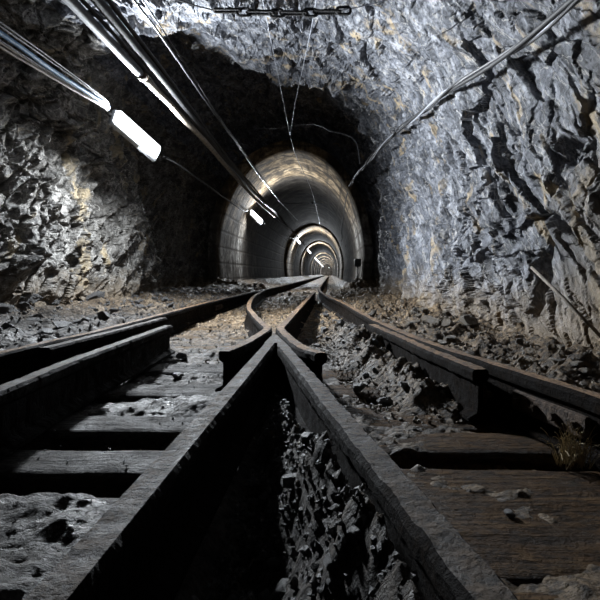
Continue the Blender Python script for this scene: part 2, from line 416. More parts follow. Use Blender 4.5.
# ------------------------------------------------------------------ rock chamber
MAINP = [(1.06, .6, 1.36), (1.02, 1.2, 1.40), (.945, 1.7, 1.445), (.880, 2.5, 1.515), (.775, 3.75, 1.72), (.655, 5.6, 1.93), (.48, 7.6, 2.04), (.37, 9.3, 2.09)]
NT = 1180
def chamber():
    ys = sorted(ST)
    ctl = np.array([catmull(ST[y], 161) for y in ys])          # station, 161, 2
    rows = list(np.linspace(-6, .8, 90)[:-1])
    y = .8
    while y < 9.25: rows.append(y); y += max(.006, y*.0034)
    rows = np.array(rows)
    # per-point interpolation along y (monotone linear with smoothing)
    P = np.zeros((len(rows), 161, 3))
    jj = np.arange(161); xg = np.linspace(-2.4, .9, 161); roof = np.exp(-((jj-72)/36.)**4)
    pp = np.stack([np.broadcast_to(xg*1.6, (len(rows), 161)).ravel(), np.repeat(rows*1.2, 161), np.zeros(len(rows)*161)], 1)
    ye = rows[:, None]+(.6*fbm(pp, 88, 3).reshape(len(rows), 161)+1.5*sstep(-.85, -1.3, xg)[None, :]*roof[None, :])*sstep(2.8, 4.2, rows)[:, None]
    ye = np.minimum(ye, 9.0)
    ys = np.array(ys)
    k = np.clip(np.searchsorted(ys, ye)-1, 0, len(ys)-2)
    t = np.clip((ye-ys[k])/(ys[k+1]-ys[k]), 0, 1); t = t*t*(3-2*t)*.5+t*.5
    J = jj[None, :]
    P[:, :, 0] = ctl[k, J, 0]*(1-t)+ctl[k+1, J, 0]*t
    P[:, :, 2] = ctl[k, J, 1]*(1-t)+ctl[k+1, J, 1]*t
    P[:, :, 1] = rows[:, None]
    # close towards the concrete lining
    lin = arc_resample(catmull(LIN, 400), 161)*np.array([1.0, 1.0])
    cl = [P]
    last = P[-1]
    for q in np.linspace(0, 1, 46)[1:]:
        r = last.copy()
        tgt_x, tgt_z = lin[:, 0], lin[:, 1]
        r[:, 0] = last[:, 0]*(1-q)+tgt_x*q; r[:, 2] = last[:, 2]*(1-q)+tgt_z*q
        r[:, 1] = 9.25+.35*math.sqrt(q)
        cl.append(r[None])
    P = np.concatenate(cl, 0)
    # resample around
    s = np.interp(np.linspace(0, 1, NT), [0, .27, .54, 1], [0, 48, 109, 160]); i = np.minimum(s.astype(int), 159); f = (s-i)[None, :, None]
    P = P[:, i]*(1-f)+P[:, i+1]*f
    R = P.shape[0]
    du = np.gradient(P, axis=1); dv = np.gradient(P, axis=0)
    nrm = np.cross(du, dv); nrm /= np.linalg.norm(nrm, axis=2)[:, :, None]+1e-9
    # make normals point inward
    cen = np.array([-.7, 0, 1.2]); toc = cen-P; toc[:, :, 1] = 0
    flip = np.sign((nrm*toc).sum(2)); nrm *= np.where(flip == 0, 1, flip)[:, :, None]
    p = P.reshape(-1, 3); nn = nrm.reshape(-1, 3)
    w = fbm(p*1.3, 3, 3)[:, None]*.10
    q = (p+w) @ STR
    big = fbm(q*np.array([.7, 1.5, 1.2]), 21, 4)*.13
    qw = q+.03*np.stack([fbm(p*5+k*9, 9+k, 3) for k in range(3)], 1)
    h1, e1 = facets(qw*np.array([1.0, 2.6, 1.9]), 5)
    c1 = scoops(qw*np.array([1.5, 3.6, 2.6]), 15)
    c2 = scoops(qw*np.array([3.6, 9.5, 6.5]), 16)
    h3, e3 = facets(qw*np.array([5.0, 13., 9.]), 8)
    c4 = scoops(qw*np.array([13, 19., 16.]), 18)
    fine = fbm(q*np.array([18, 30, 24.]), 31, 4, .65)
    a = .45+.75*sstep(-.35, .45, fbm(p*.9, 77, 2))
    h2, e2 = facets(qw*np.array([2.6, 7.5, 5.2]), 6)
    rid = np.abs(fbm(qw*np.array([2.0, 8, 5.]), 41, 4))
    disp = big*.8+.045*h1+.10*c1+.105*c2*a+.050*h2*a+.026*h3*a+.030*c4*a+.012*fine-.06*rid-.07*(1-sstep(0, .07, e1))*sstep(-.1, .3, fbm(p*1.7, 78, 2))-.03*(1-sstep(0, .10, e2))*a-.012*(1-sstep(0, .12, e3))*a
    disp -= np.mean(disp)-.0
    # named clefts in the bare wall (y, z, half sizes)
    right = p[:, 0] > .4
    for (cy, cz, ry, rz, dep, tilt) in ((2.42, .34, .045, .15, .28, .06), (2.36, .60, .035, .09, .22, .04), (2.12, .93, .07, .08, .16, .2)):
        yy = p[:, 1]-cy-tilt*(p[:, 2]-cz); zz = p[:, 2]-cz
        m = np.exp(-((yy/ry)**2+(zz/rz)**2)**2)*right
        disp -= dep*m
    # buttress of darker rock beside the bars on the near end of the bare wall
    disp += .10*np.exp(-((p[:, 1]-1.95)/.28)**2-((p[:, 2]-.15)/.35)**2)*right
    y = p[:, 1]
    disp = disp*np.where(right, .62+.38*sstep(2.0, 2.9, y), 1)
    amp = np.where(y > 9.25, 1-sstep(9.25, 9.6, y)*.9, 1)
    amp = amp*(.8+.2*sstep(0, 2, y))
    # keep the mean outward so that nothing is swallowed
    disp = (disp-.05)*amp
    disp = np.where(disp > .14, .14+.12*np.tanh((disp-.14)/.12), disp); disp = np.maximum(disp, -.5)
    p2 = p+nn*disp[:, None]
    cy = np.array([q[1] for q in MAINP]); cx = np.interp(p2[:, 1], cy, [q[0] for q in MAINP]); cz = np.interp(p2[:, 1], cy, [q[2] for q in MAINP])
    near = right*np.exp(-((p2[:, 2]-cz-.04)/.16)**4)*(p2[:, 1] < 9.0)
    p2[:, 0] += near*np.maximum(0, cx+.055-p2[:, 0])
    return p2.reshape(R, NT, 3)
CH = chamber()
cL, cR = int(NT*.27), int(NT*.54)
struct(link_grid('wall_left', CH[:, :cL+1], M['warm_rock'], False, flip=True), 'rough grey slate wall that carries the strip lamp and the cables')
struct(link_grid('ceiling', CH[:, cL:cR+1], M['rock'], False, flip=True), 'rough slate roof over the track junction')
struct(link_grid('wall_right', CH[:, cR:], M['rock'], False, flip=True), 'bare blue-grey slate wall with dark clefts and tan veins')

# ------------------------------------------------------------------ ground
def gz(x, y):
    x = np.asarray(x, float); y = np.asarray(y, float)
    sh = np.broadcast(x, y).shape
    x = np.broadcast_to(x, sh).ravel(); y = np.broadcast_to(y, sh).ravel()
    p = np.stack([x, y, np.zeros_like(x)], 1)
    n1 = fbm(p*2.3, 51, 4); n2 = fbm(p*11, 52, 4, .6)
    rgh = .022+.012*n1
    z = -.055+.018*n1+.020*n2+.042*sstep(1.9, 2.9, y)
    z += (y < 2.6)*(.027+.026*n1)*(y > .2)
    # mud heaped between the lamp-side timbers and over the brown boards
    mud = np.exp(-((y-1.47)/.16)**2)*sstep(-1.0, -.8, x)*sstep(-.28, -.36, x)*.045
    z += mud
    z += .007*fbm(p*38, 53, 3, .65)*(y < 6)+.010*np.abs(fbm(p*19, 54, 3))*(y < 6)
    V = sstep(D_X+.02, D_X+.06, x)*sstep(F_x(y)-.02, F_x(y)-.06, x)*(y < 1.9)
    z += V*(-.045+.075*sstep(.92, .72, y)*sstep(-.16, -.02, x)+.04*n2+.150*sstep(.17, .035, F_x(y)-x)*sstep(1.75, 1.2, y))
    # pockets between near timbers
    for (a, b) in ((.905, .985), (1.14, 1.235)):
        z -= .07*sstep(a-.02, a+.01, y)*sstep(b+.02, b-.01, y)*(x < D_X)
    z -= .07*sstep(1.005, 1.03, y)*sstep(1.10, 1.075, y)*(x > F_x(y))
    z += .026*(sstep(.90, .86, y)*sstep(D_X-.02, D_X-.08, x)+sstep(.72, .60, y)*sstep(.03, .09, x-F_x(y)))*(y > .2)
    hp = x-H_x(y)
    z += (.085+.06*n2)*sstep(-.30, -.14, hp)*sstep(-.05, -.09, hp)*sstep(1.25, 1.5, y)*sstep(4, 2.6, y)
    lb = sstep(-1.14, -1.32, x)
    z += lb*(.125+.05*sstep(-1.5, -2.3, x)+.02*n1+.02*n2)
    rb = sstep(.055, .20, x-H_x(y))*(y < 9.5)
    wallx = np.interp(y, [0, 1.2, 2.2, 3.2, 9], [1.36, 1.2, 1.02, .88, .84])
    z += rb*(.055+.065*sstep(.0, 1., (x-H_x(y)-.1)/np.maximum(wallx-H_x(y)-.1, .1))+.035*n1+.045*n2)
    z += .04*sstep(2.2, 4, y)*(np.abs(n2))*(y < 9.5)
    # low spoil across the mouth of the lining, hollowed for the rails
    z += .05*np.exp(-((y-9.3)/.5)**2)*(.6+n2)*sstep(.08, .2, np.abs(x+1.1))*sstep(.06, .18, np.abs(x+.21))
    z += (y > 9.2)*(.16*sstep(.16, .66, x)+.10*sstep(-1.5, -2.1, x))
    return z.reshape(sh)
rows = [-2.0+.06*k for k in range(38)]
yy = .28
while yy < 9.6: rows.append(yy); yy += max(.005, yy*.0042)
while yy < 120: rows.append(yy); yy += yy*.03
gx = np.concatenate([np.linspace(-2.75, -1.45, 90)[:-1], np.linspace(-1.45, .75, 330)[:-1], np.linspace(.75, 2.05, 80)])
GX, GY = np.meshgrid(gx, np.array(rows))
# inside the lining the floor is narrowed to the lining's width
lin_w = sstep(9.3, 9.8, GY)
GX2 = GX*(1-lin_w)+np.clip(GX, -2.12, .60)*lin_w
GZ = gz(GX2, GY)
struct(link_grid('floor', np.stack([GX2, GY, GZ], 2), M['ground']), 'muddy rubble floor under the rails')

# ------------------------------------------------------------------ concrete lining
def sweep_lining(name, y0, y1, off, thick, ny, label):
    L = arc_resample(catmull(LIN, 500), 121)
    T = np.gradient(L, axis=0); T /= np.linalg.norm(T, axis=1)[:, None]
    Nn = np.stack([T[:, 1], -T[:, 0]], 1)                 # inward
    if ((np.array([-.77, 1.2])-L[60])*Nn[60]).sum() < 0: Nn = -Nn
    inn = L+Nn*off; out = L-Nn*thick
    rows = []
    yy = np.linspace(y0, y1, ny)
    ring = lambda P, y: np.stack([P[:, 0], np.full(len(P), y), P[:, 1]], 1)
    rows.append(ring(out, y0+.02)); rows.append(ring(L+Nn*(off-.03), y0)); 
    for y in yy: rows.append(ring(inn, y+.02*(y == y0)))
    rows.append(ring(L+Nn*(off-.02), y1+.01)); rows.append(ring(out, y1))
    P = np.array(rows)
    # uneven cast surface
    p = P.reshape(-1, 3); d = .018*fbm(p*np.array([1.5, 1.5, 1.5]), 61, 4)
    P = (p+np.stack([d, np.zeros_like(d), d], 1)).reshape(P.shape)
    return struct(link_grid(name, P, M['concrete' if name == 'wall_tunnel' else 'lit_ring_concrete'], flip=True), label)
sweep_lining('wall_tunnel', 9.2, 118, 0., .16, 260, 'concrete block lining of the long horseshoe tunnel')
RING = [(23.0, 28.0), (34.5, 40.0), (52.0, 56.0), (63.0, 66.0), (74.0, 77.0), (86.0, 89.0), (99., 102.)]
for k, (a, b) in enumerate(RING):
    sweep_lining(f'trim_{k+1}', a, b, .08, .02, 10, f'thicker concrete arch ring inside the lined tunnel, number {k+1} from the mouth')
L = arc_resample(catmull(LIN, 200), 60)
struct(link_mesh('wall_far', [(x, 118, z) for x, z in L], [tuple(range(60))], M['concrete']), 'far end of the lined tunnel')

# ------------------------------------------------------------------ rails
PROF = [(-.035, 0), (.035, 0), (.035, .009), (.010, .022), (.007, .040), (.007, .098), (.021, .108), (.0235, .115), (.0235, .132), (.017, .1395), (-.017, .1395), (-.0235, .132), (-.0235, .115), (-.021, .108), (-.007, .098), (-.007, .040), (-.010, .022), (-.035, .009)]
RZ = .003
def rail(name, pts, label, mat='rail', group=None, z=RZ, wear=.003, seed=0, scale=1.0, dense=None):
    pts = np.array([(x, y) for x, y in pts], float)
    L = np.linalg.norm(np.diff(pts, axis=0), axis=1).sum()
    path = catmull(pts, 400); 
    n = dense or int(min(1400, max(60, L/.008)))
    path = arc_resample(path, n)
    T = np.gradient(path, axis=0); T /= np.linalg.norm(T, axis=1)[:, None]
    S = np.stack([T[:, 1], -T[:, 0]], 1)
    pr = np.array(PROF)*scale; npf = len(pr)
    V = np.zeros((n, npf, 3))
    V[:, :, 0] = path[:, None, 0]+S[:, None, 0]*pr[None, :, 0]
    V[:, :, 1] = path[:, None, 1]+S[:, None, 1]*pr[None, :, 0]
    V[:, :, 2] = z+pr[None, :, 1]
    p = V.reshape(-1, 3); d = wear*fbm(p*30, 90+seed, 3, .6)-wear*.25*sstep(.1, .4, fbm(p*95, 190+seed, 2))
    d[np.tile(np.array(PROF)[:, 1] < .005, n)] = 0
    p = p+np.stack([d*.8, d*0, d], 1)
    F = [(k*npf+j, (k+1)*npf+j, (k+1)*npf+(j+1) % npf, k*npf+(j+1) % npf) for k in range(n-1) for j in range(npf)]
    F.append(tuple(range(npf))); F.append(tuple(range((n-1)*npf, n*npf))[::-1])
    o = link_mesh(name, p, F, M[mat], None, False)
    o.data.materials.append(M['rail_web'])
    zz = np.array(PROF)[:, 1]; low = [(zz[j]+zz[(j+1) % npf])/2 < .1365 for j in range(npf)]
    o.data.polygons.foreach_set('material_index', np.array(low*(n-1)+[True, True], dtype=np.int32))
    tag(o, label, 'rail', group)
    return o, path, S
def hexbolt(c, axis_v, r=.011, h=.014):
    a = np.array(axis_v, float); a /= np.linalg.norm(a)
    V, F = tube_geo([np.array(c), np.array(c)+a*h*.5, np.array(c)+a*h], [r, r, r*.85], 6)
    return V, F
def fishplate(rl, path, S, y, side, length=.30, bolts=4):
    k = int(np.argmin(np.abs(path[:, 1]-y)))
    c = path[k]; s = S[k]*side; T = np.array([-S[k][1], S[k][0]]);
    if T[1] < 0: T = -T
    ang = math.atan2(T[1], T[0])
    R = np.array([[math.cos(ang), -math.sin(ang), 0], [math.sin(ang), math.cos(ang), 0], [0, 0, 1]])
    cc = np.array([c[0]+s[0]*.016, c[1]+s[1]*.016, RZ+.066])
    v, f = box_geo(cc, (length, .016, .05), R, .004)
    fp = link_mesh('fishplate', v, f, M['bolt'], rl)
    for q in np.linspace(-.38, .38, bolts):
        p = cc+np.array([T[0]*q*length, T[1]*q*length, 0])+np.array([s[0], s[1], 0])*.008
        v, f = hexbolt(p, (s[0], s[1], 0))
        link_mesh('bolt', v, f, M['bolt'], fp)
def clips(rl, path, S, ys, sides=(-1, 1)):
    for y in ys:
        k = int(np.argmin(np.abs(path[:, 1]-y)))
        for sd in sides:
            s = S[k]*sd
            c = (path[k][0]+s[0]*.042, path[k][1]+s[1]*.042)
            v, f = tube_geo([(c[0], c[1], -.01), (c[0], c[1], .022), (c[0]-s[0]*.002, c[1]-s[1]*.002, .026)], [.007, .007, .006], 7)
            v2, f2 = box_geo((c[0]-s[0]*.006, c[1]-s[1]*.006, .030), (.03, .024, .012), None, .003)
            link_mesh('rail_spike', *join((v, f), (v2, f2)), M['bolt'], rl)

A, Ap, As = rail('stock_rail', [(-1.08, -.6), (-1.085, 1.6), (-1.06, 2.15), (-1.09, 3.2), (-1.12, 4.3), (-1.13, 6.9), (-1.07, 11.3), (-1.05, 30), (-1.05, 110)], 'long rusty stock rail beside the rubble bank under the lamp, running into the tunnel', seed=1)
clips(A, Ap, As, [2.9, 3.12, 3.58, 4.05, 4.55, 5.1, 5.7, 6.3], (1,))
fishplate(A, Ap, As, 4.8, 1)
H, Hp, Hs = rail('stock_rail', H_pts+[(-.205, 11), (-.205, 30), (-.205, 110)], 'long rusty stock rail along the foot of the bare slate wall', seed=2)
clips(H, Hp, Hs, [1.94, 2.34, 2.65, 3.12, 3.58, 4.05, 4.55, 5.1], (1,))
fishplate(H, Hp, Hs, 1.12, -1, .26, 4)
Dr, Dp, Ds = rail('crossing_rail', [(D_X, -.3), (D_X, .6), (D_X+.002, 1.2), (D_X, 1.80)], 'thick pitted crossing rail with a straight run on the lamp side of the V', 'old_rail', seed=3)
clips(Dr, Dp, Ds, [.72, 1.0, 1.24], (-1,))
Fr, Fp, Fs = rail('crossing_rail', [(F_x(y), y) for y in (-.2, .5, 1.0, 1.5, 1.70)], 'thick pitted crossing rail slanting off toward the brown boards, other leg of the V', 'old_rail', seed=4)
clips(Fr, Fp, Fs, [.82, 1.14, 1.37], (1,))
E, Ep, Es = rail('closure_rail', [(-.226, 6.9), (-.232, 5.5), (-.236, 3.8), (-.237, 2.7), (-.238, 2.42), (-.236, 2.30), (-.214, 2.17), (-.160, 1.93), (-.098, 1.70), (-.030, 1.57)], 'straight rusty closure rail whose bent wing ends beside the brown boards', seed=5)
G, Gp, Gs = rail('closure_rail', [(-1.035, 7.6), (-.99, 6.8), (-.87, 5.43), (-.66, 3.9), (-.48, 3.04), (-.355, 2.52), (-.308, 2.34), (-.297, 2.24), (-.303, 2.05), (-.320, 1.80), (-.352, 1.61)], 'curved rusty closure rail whose wing ends beside the grey timbers', seed=6)
I, Ip, Is = rail('guard_rail', [(.215, 2.46), (.290, 2.0), (.330, 1.72), (.385, 1.42), (.408, 1.30)], 'short bluish guard rail bolted close inside the stock rail by the bare wall', seed=7)
fishplate(I, Ip, Is, 1.34, -1, .07, 1)
B, Bp, Bs = rail('guard_rail', [(-.985, 2.84), (-.985, 2.2), (-1.0, 1.68)], 'short dark guard rail with blunt end close against the lamp-side stock rail', 'old_rail', seed=8)
Cr, Cp, Cs = rail('guard_rail', [(-.815, 2.42), (-.790, 1.8), (-.775, 1.42), (-.745, 1.09), (-.72, .6), (-.71, .1)], 'long dark guard rail with pale worn top standing apart beside the grey timbers', 'old_rail', seed=9)

# cast nose where the two crossing rails meet
nose = [(-.2485, 1.78), (-.2485, 1.95), (-.238, 2.055), (-.226, 2.055), (-.185, 1.85), (-.146, 1.70), (-.150, 1.70), (-.20, 1.78)]
nose = [(-.2485, 1.805), (-.2475, 1.95), (-.240, 2.05), (-.228, 2.05), (-.180, 1.86), (-.1415, 1.705), (-.186, 1.705), (-.198, 1.805)]
nv = [(x, y, RZ) for x, y in nose]+[(x, y, .136) for x, y in nose]+[(x*.97-.006, y*.998+.002, .1415) for x, y in nose]
k8 = len(nose)
nf = [tuple(range(k8))]+[(l*k8+j, l*k8+(j+1) % k8, (l+1)*k8+(j+1) % k8, (l+1)*k8+j) for l in (0, 1) for j in range(k8)]+[tuple(range(2*k8, 3*k8))[::-1]]
tag(link_mesh('crossing_nose', nv, nf, M['old_rail']), 'pointed steel nose where the two crossing rails meet', 'rail')

# ------------------------------------------------------------------ timbers
def timber(x0, x1, y0, y1, mat, label, rot=0., zt=0., thick=.11, seed=0):
    nx = max(24, int((x1-x0)/.016)); ny = max(8, int((y1-y0)/.013)); nzs = 4
    # closed loop section: top, near side, bottom, far side
    sec = [(t, 0) for t in np.linspace(0, 1, ny)]
    sec += [(1, -t) for t in np.linspace(0, 1, nzs+1)[1:]]
    sec += [(t, -1) for t in (.5, 0)]
    sec += [(0, -t) for t in np.linspace(1, 0, nzs+1)[1:-1]]
    sec = np.array(sec); m = len(sec)
    X = np.linspace(x0, x1, nx)
    P = np.zeros((nx, m, 3))
    P[:, :, 0] = X[:, None]; P[:, :, 1] = y0+(y1-y0)*sec[None, :, 0]; P[:, :, 2] = zt+thick*sec[None, :, 1]
    p = P.reshape(-1, 3).copy()
    q = p*np.array([3, 26, 26.])
    d = fbm(q+seed*9.1, 70, 4, .6); e = fbm(p*np.array([5, 9, 9])+seed*3.3, 71, 3)
    top = np.tile((sec[:, 1] > -.01), nx)
    edge = np.tile(np.minimum(sec[:, 0], 1-sec[:, 0])*(y1-y0), nx)
    rd = .012*np.exp(-edge/.012)+.02*np.exp(-edge/.02)*np.maximum(0, e)
    p[:, 2] += np.where(top, -.006+.006*d+.004*e-rd, .004*d)
    p[:, 2] = np.where(top, np.minimum(p[:, 2], zt), p[:, 2])
    side = np.tile(np.where(sec[:, 0] >= 1, 1, np.where(sec[:, 0] <= 0, -1, 0)), nx)
    p[:, 1] += side*.012*e+side*.006*d
    cx, cy = (x0+x1)/2, (y0+y1)/2
    c, s = math.cos(rot), math.sin(rot)
    dx, dy = p[:, 0]-cx, p[:, 1]-cy
    p[:, 0] = cx+c*dx-s*dy; p[:, 1] = cy+s*dx+c*dy
    F = [(k*m+j, k*m+(j+1) % m, (k+1)*m+(j+1) % m, (k+1)*m+j) for k in range(nx-1) for j in range(m)]
    F.append(tuple(range(m))[::-1]); F.append(tuple(range((nx-1)*m, nx*m)))
    o = link_mesh('sleeper', p, F, M[mat], None, True)
    tag(o, label, 'sleeper'); TIMB.append((x0, x1, y0, y1, zt)); return o
TIMB = []
lefts = [(.50, .90, 'broad mud-caked timber at the blunt near end of the grey row'), (.99, 1.135, 'narrow grey timber between two dark gaps'),
         (1.24, 1.40, 'grey timber just behind the wide dark gap'), (1.61, 1.80, 'pale grey timber behind the blue-grey mud patch'),
         (2.0, 2.20, 'grey timber reaching to the curved wing rail end')]
for k, (a, b, l) in enumerate(lefts): timber(-1.32, -.262, a, b, 'grey_timber', l+', lamp side', -.018, seed=k)
timber(-1.32, -.262, .1, .47, 'grey_timber', 'mud-covered grey timber under the viewer, lamp side', -.018, seed=31)
rights = [(.30, .630, 'dark brown board closest to the viewer on the bare-wall side'), (.632, 1.015, 'wide brown board in front of the dark crosswise gap'), (1.088, 1.255, 'brown-green board just behind the dark crosswise gap'),
          (1.262, 1.485, 'brown board second behind the dark crosswise gap'), (1.60, 1.80, 'brown board beside the blunt end of the bluish guard rail'), (1.88, 2.04, 'narrow brown board beside the middle of the bluish guard rail'), (2.26, 2.42, 'dusty brown board beside the far end of the bluish guard rail')]
for k, (a, b, l) in enumerate(rights):
    x0 = float(F_x(a))+.045 if a < 1.7 else -.16
    timber(x0, float(H_x(b))+.26, a, b, 'brown_timber', l, -.014, seed=10+k)
timber(D_X+.045, .02, 1.02, 1.14, 'grey_timber', 'short sunken timber between the two legs of the V', 0, -.045, .08, 20)
timber(D_X+.045, -.05, 1.42, 1.54, 'grey_timber', 'short dark timber deep in the narrow part of the V', 0, -.05, .08, 21)
fars = [2.66, 3.12, 3.58, 4.05, 4.55, 5.1, 5.7, 6.3, 7.0, 7.7, 8.4]
ordn = ['first', 'second', 'third', 'fourth', 'fifth', 'sixth', 'seventh', 'eighth', 'ninth', 'tenth', 'eleventh']
for k, y in enumerate(fars):
    timber(-1.36, float(H_x(y))+.22, y-.08, y+.08, 'rust_timber', f'rust-dusted timber across the whole junction, {ordn[k]} beyond the V nose', -.01, seed=40+k)
for k in range(12):
    y = 9.9+k*.75
    o = timber(-1.30, .03, y-.08, y+.08, 'rust_timber', 'dusty timber of the single track inside the lined tunnel', 0, seed=60+k)
    o['group'] = 'timbers inside the lined tunnel'

# ------------------------------------------------------------------ stones
def stone_mesh(name, seed, mat, squash=.6, sub=3):
    import bmesh
    bm = bmesh.new(); bmesh.ops.create_icosphere(bm, subdivisions=sub, radius=1)
    v = np.array([x.co[:] for x in bm.verts])
    r = np.random.default_rng(seed)
    for _ in range(16):                                   # slice flats off the ball
        n = r.normal(size=3); n /= np.linalg.norm(n); d = r.uniform(.45, .85)
        s = v @ n; v = v-np.outer(np.maximum(0, s-d), n)
    v += .05*np.stack([fbm(v*2.5+seed+k*5, 7, 3) for k in range(3)], 1)
    v *= np.array([1, r.uniform(.6, .9), squash]); v /= np.abs(v).max()
    for x, c in zip(bm.verts, v): x.co = c
    me = bpy.data.meshes.new(name); bm.to_mesh(me); bm.free(); me.materials.append(mat); return me
SM = {m: [stone_mesh('stone', 100+k+(50 if m != 'stone' else 0), M[m], .45+.07*(k % 5)) for k in range(8)] for m in ('stone', 'rusty_stone')}
PLACED = []
def on_rail(x, y, r):
    m = r+.045
    for path in (Ap, Hp, Dp, Fp, Ep, Gp, Ip, Bp, Cp):
        if np.min(np.hypot(path[:, 0]-x, path[:, 1]-y)) < m: return True
    return False
def top_z(x, y):
    for (x0, x1, y0, y1, zt) in TIMB:
        if x0-.03 < x < x1+.03 and y0-.02 < y < y1+.02: return zt-.006, True
    return float(gz(x, y)), False
def place_stone(x, y, r, mat, label, group=None, sink=.22, force=False, name='stone'):
    if not force:
        if on_rail(x, y, r): return None
        for (a, b, s) in PLACED:
            if math.hypot(a-x, b-y) < (s+r)*.85: return None
    z, wood = top_z(x, y)
    o = bpy.data.objects.new(name, random.choice(SM[mat])); C.objects.link(o)
    o.scale = (r, r, r); o.rotation_euler = (random.uniform(-.25, .25), random.uniform(-.25, .25), random.uniform(0, 6.28))
    hz = np.abs(np.array([v.co.z for v in o.data.vertices])).max()*r
    o.location = (x, y, z+hz*(1-2*(.03 if wood else sink)))
    tag(o, label, 'stone', group); PLACED.append((x, y, r)); return o
def scatter(n, fx, fr, mat, label, group):
    c = t = 0
    while c < n and t < n*12:
        t += 1
        x, y = fx()
        if place_stone(x, y, fr(), mat, label, group): c += 1
# single named boulders first
def at(u, d): return ((u-330)/480*d, d)
big = [(22, 3.45, .155, 'stone', 'big dark angular boulder at the foot of the lamp wall'), (55, 3.7, .075, 'stone', 'rough fist-like stone next to the big dark boulder'),
       (97, 4.3, .085, 'stone', 'dark block lying against the lamp wall behind the rough stone'), (127, 3.15, .055, 'stone', 'flat dark stone just outside the lamp-side stock rail'),
       (2, 3.05, .07, 'stone', 'small dark block in front of the big boulder'),
       (432, 3.0, .075, 'rusty_stone', 'dark hollow-sided rock at the foot of the bare wall'), (468, 2.75, .055, 'rusty_stone', 'round rock on the sandy bank below the dark cleft'),
       (415, 3.7, .05, 'rusty_stone', 'brown rock on the sandy bank between wall and stock rail'), (448, 2.75, .04, 'rusty_stone', 'small brown rock between two larger rocks on the sandy bank')]
for u, d, r, m, l in big:
    x, y = at(u, d); place_stone(x, y, r, m, l, None, .12, True)
for (x, y, r, l) in ((-.06, .78, .022, 'grey lump on the gravel heap between the crossing rails'), (-.62, 1.95, .035, 'dark stone in the gap beside the long guard rail'), (-.70, 2.28, .03, 'small dark stone at the end of the long guard rail'),
                     (-.42, 2.6, .03, 'dark pebble upright among the dusty timbers'), (.30, .80, .012, 'dark clod on the wide brown board'), (-.30, 1.42, .02, 'dark chip on the blue-grey mud patch')):
    place_stone(x, y, r, 'stone', l, None, .1, True)
U = random.uniform
scatter(85, lambda: (U(-2.35, -1.25), 2.2+5.6*U(0, 1)**1.3), lambda: U(.018, .05), 'stone', 'small grey stone in the rubble between the lamp wall and the rail', 'stones on the bank under the lamp')
scatter(62, lambda: (lambda y: (float(H_x(y))+U(.10, .62), y))(U(1.25, 6.5)), lambda: U(.016, .05), 'rusty_stone', 'small brown stone on the sandy bank along the bare wall', 'stones on the bank below the bare wall')
scatter(34, lambda: (U(-1.0, -.1), U(2.7, 7.8)), lambda: U(.012, .03), 'rusty_stone', 'small dusty stone between the far rails of the junction', 'stones between the far rails')
scatter(44, lambda: (lambda y: (U(-.15, float(H_x(y))-.07), y))(U(2.1, 5.0)), lambda: U(.014, .034), 'stone', 'broken grey stone between the straight closure rail and the wall rail', 'stones beside the guard rail')
scatter(24, lambda: (lambda y: (U(.1, float(H_x(y))-.07), y))(U(1.5, 2.5)), lambda: U(.012, .03), 'stone', 'grey rubble lump heaped against the bluish guard rail', 'rubble against the guard rail')
scatter(24, lambda: (lambda y: (U(D_X+.05, float(F_x(y))-.05), y))(U(.5, 1.6)), lambda: U(.008, .018), 'stone', 'dark stone chip in the gravel inside the V of the crossing', 'chips inside the V')
scatter(34, lambda: (U(-2.0, .5), U(8.8, 9.8)), lambda: U(.02, .055), 'rusty_stone', 'broken stone heaped across the mouth of the lined tunnel', 'stones at the tunnel mouth')

# loose gravel nobody could count: one object per patch
def gravel(name, n, fx, fr, mat, label):
    base = np.array([(1, 0, 0), (-1, 0, 0), (0, 1, 0), (0, -1, 0), (0, 0, 1), (0, 0, -1.), (.6, .6, .5), (-.6, .5, .55)])
    tri = [(0, 6, 4), (0, 2, 6), (2, 4, 6), (4, 7, 3), (1, 3, 7), (2, 7, 4), (2, 1, 7), (0, 4, 3), (0, 5, 2), (2, 5, 1), (1, 5, 3), (3, 5, 0)]
    xs = np.array([fx() for _ in range(n)]); zs = gz(xs[:, 0], xs[:, 1])
    for (x0, x1, y0, y1, zt) in TIMB:
        m = (xs[:, 0] > x0) & (xs[:, 0] < x1) & (xs[:, 1] > y0) & (xs[:, 1] < y1); zs[m] = np.maximum(zs[m], zt-.006)
    V, F = [], []
    for (x, y), z in zip(xs, zs):
        r = fr()*(.7+.3*y/3); q = RNG.normal(size=(3, 3)); q, _ = np.linalg.qr(q)
        b = (base*RNG.uniform(.55, 1.1, (8, 1))*np.array([1, .8, .55])) @ q*r
        o = len(V); V += list(b+np.array([x, y, z+r*.25])); F += [(a+o, b2+o, c+o) for a, b2, c in tri]
    o = link_mesh(name, V, F, M[mat]); o['kind'] = 'stuff'; o['label'] = label; o['category'] = 'gravel'
gravel('gravel', 1500, lambda: (U(-2.3, -1.2), 1.6+6*U(0, 1)**1.2), lambda: U(.006, .02), 'stone', 'fine grey gravel strewn on the bank under the lamp')
gravel('gravel', 2000, lambda: (lambda y: (float(H_x(y))+U(.07, .6), y))(U(1.1, 6)), lambda: U(.005, .019), 'rusty_stone', 'fine brown gravel strewn along the foot of the bare wall')
gravel('gravel', 1500, lambda: (U(-1.05, .1), U(2.2, 8.6)), lambda: U(.005, .014), 'rusty_stone', 'dusty gravel between the far rails of the junction')
gravel('gravel', 2600, lambda: (lambda y: (U(D_X+.04, float(F_x(y))-.035), y))(U(.40, 1.75)), lambda: U(.003, .014), 'stone', 'dark gravel filling the V between the crossing rails')
gravel('gravel', 1300, lambda: (lambda y: (float(H_x(y))-U(.11, .34)**1.0, y))(U(1.3, 4.0)), lambda: U(.004, .013), 'rusty_stone', 'broken brown-grey gravel heaped against the guard rail')
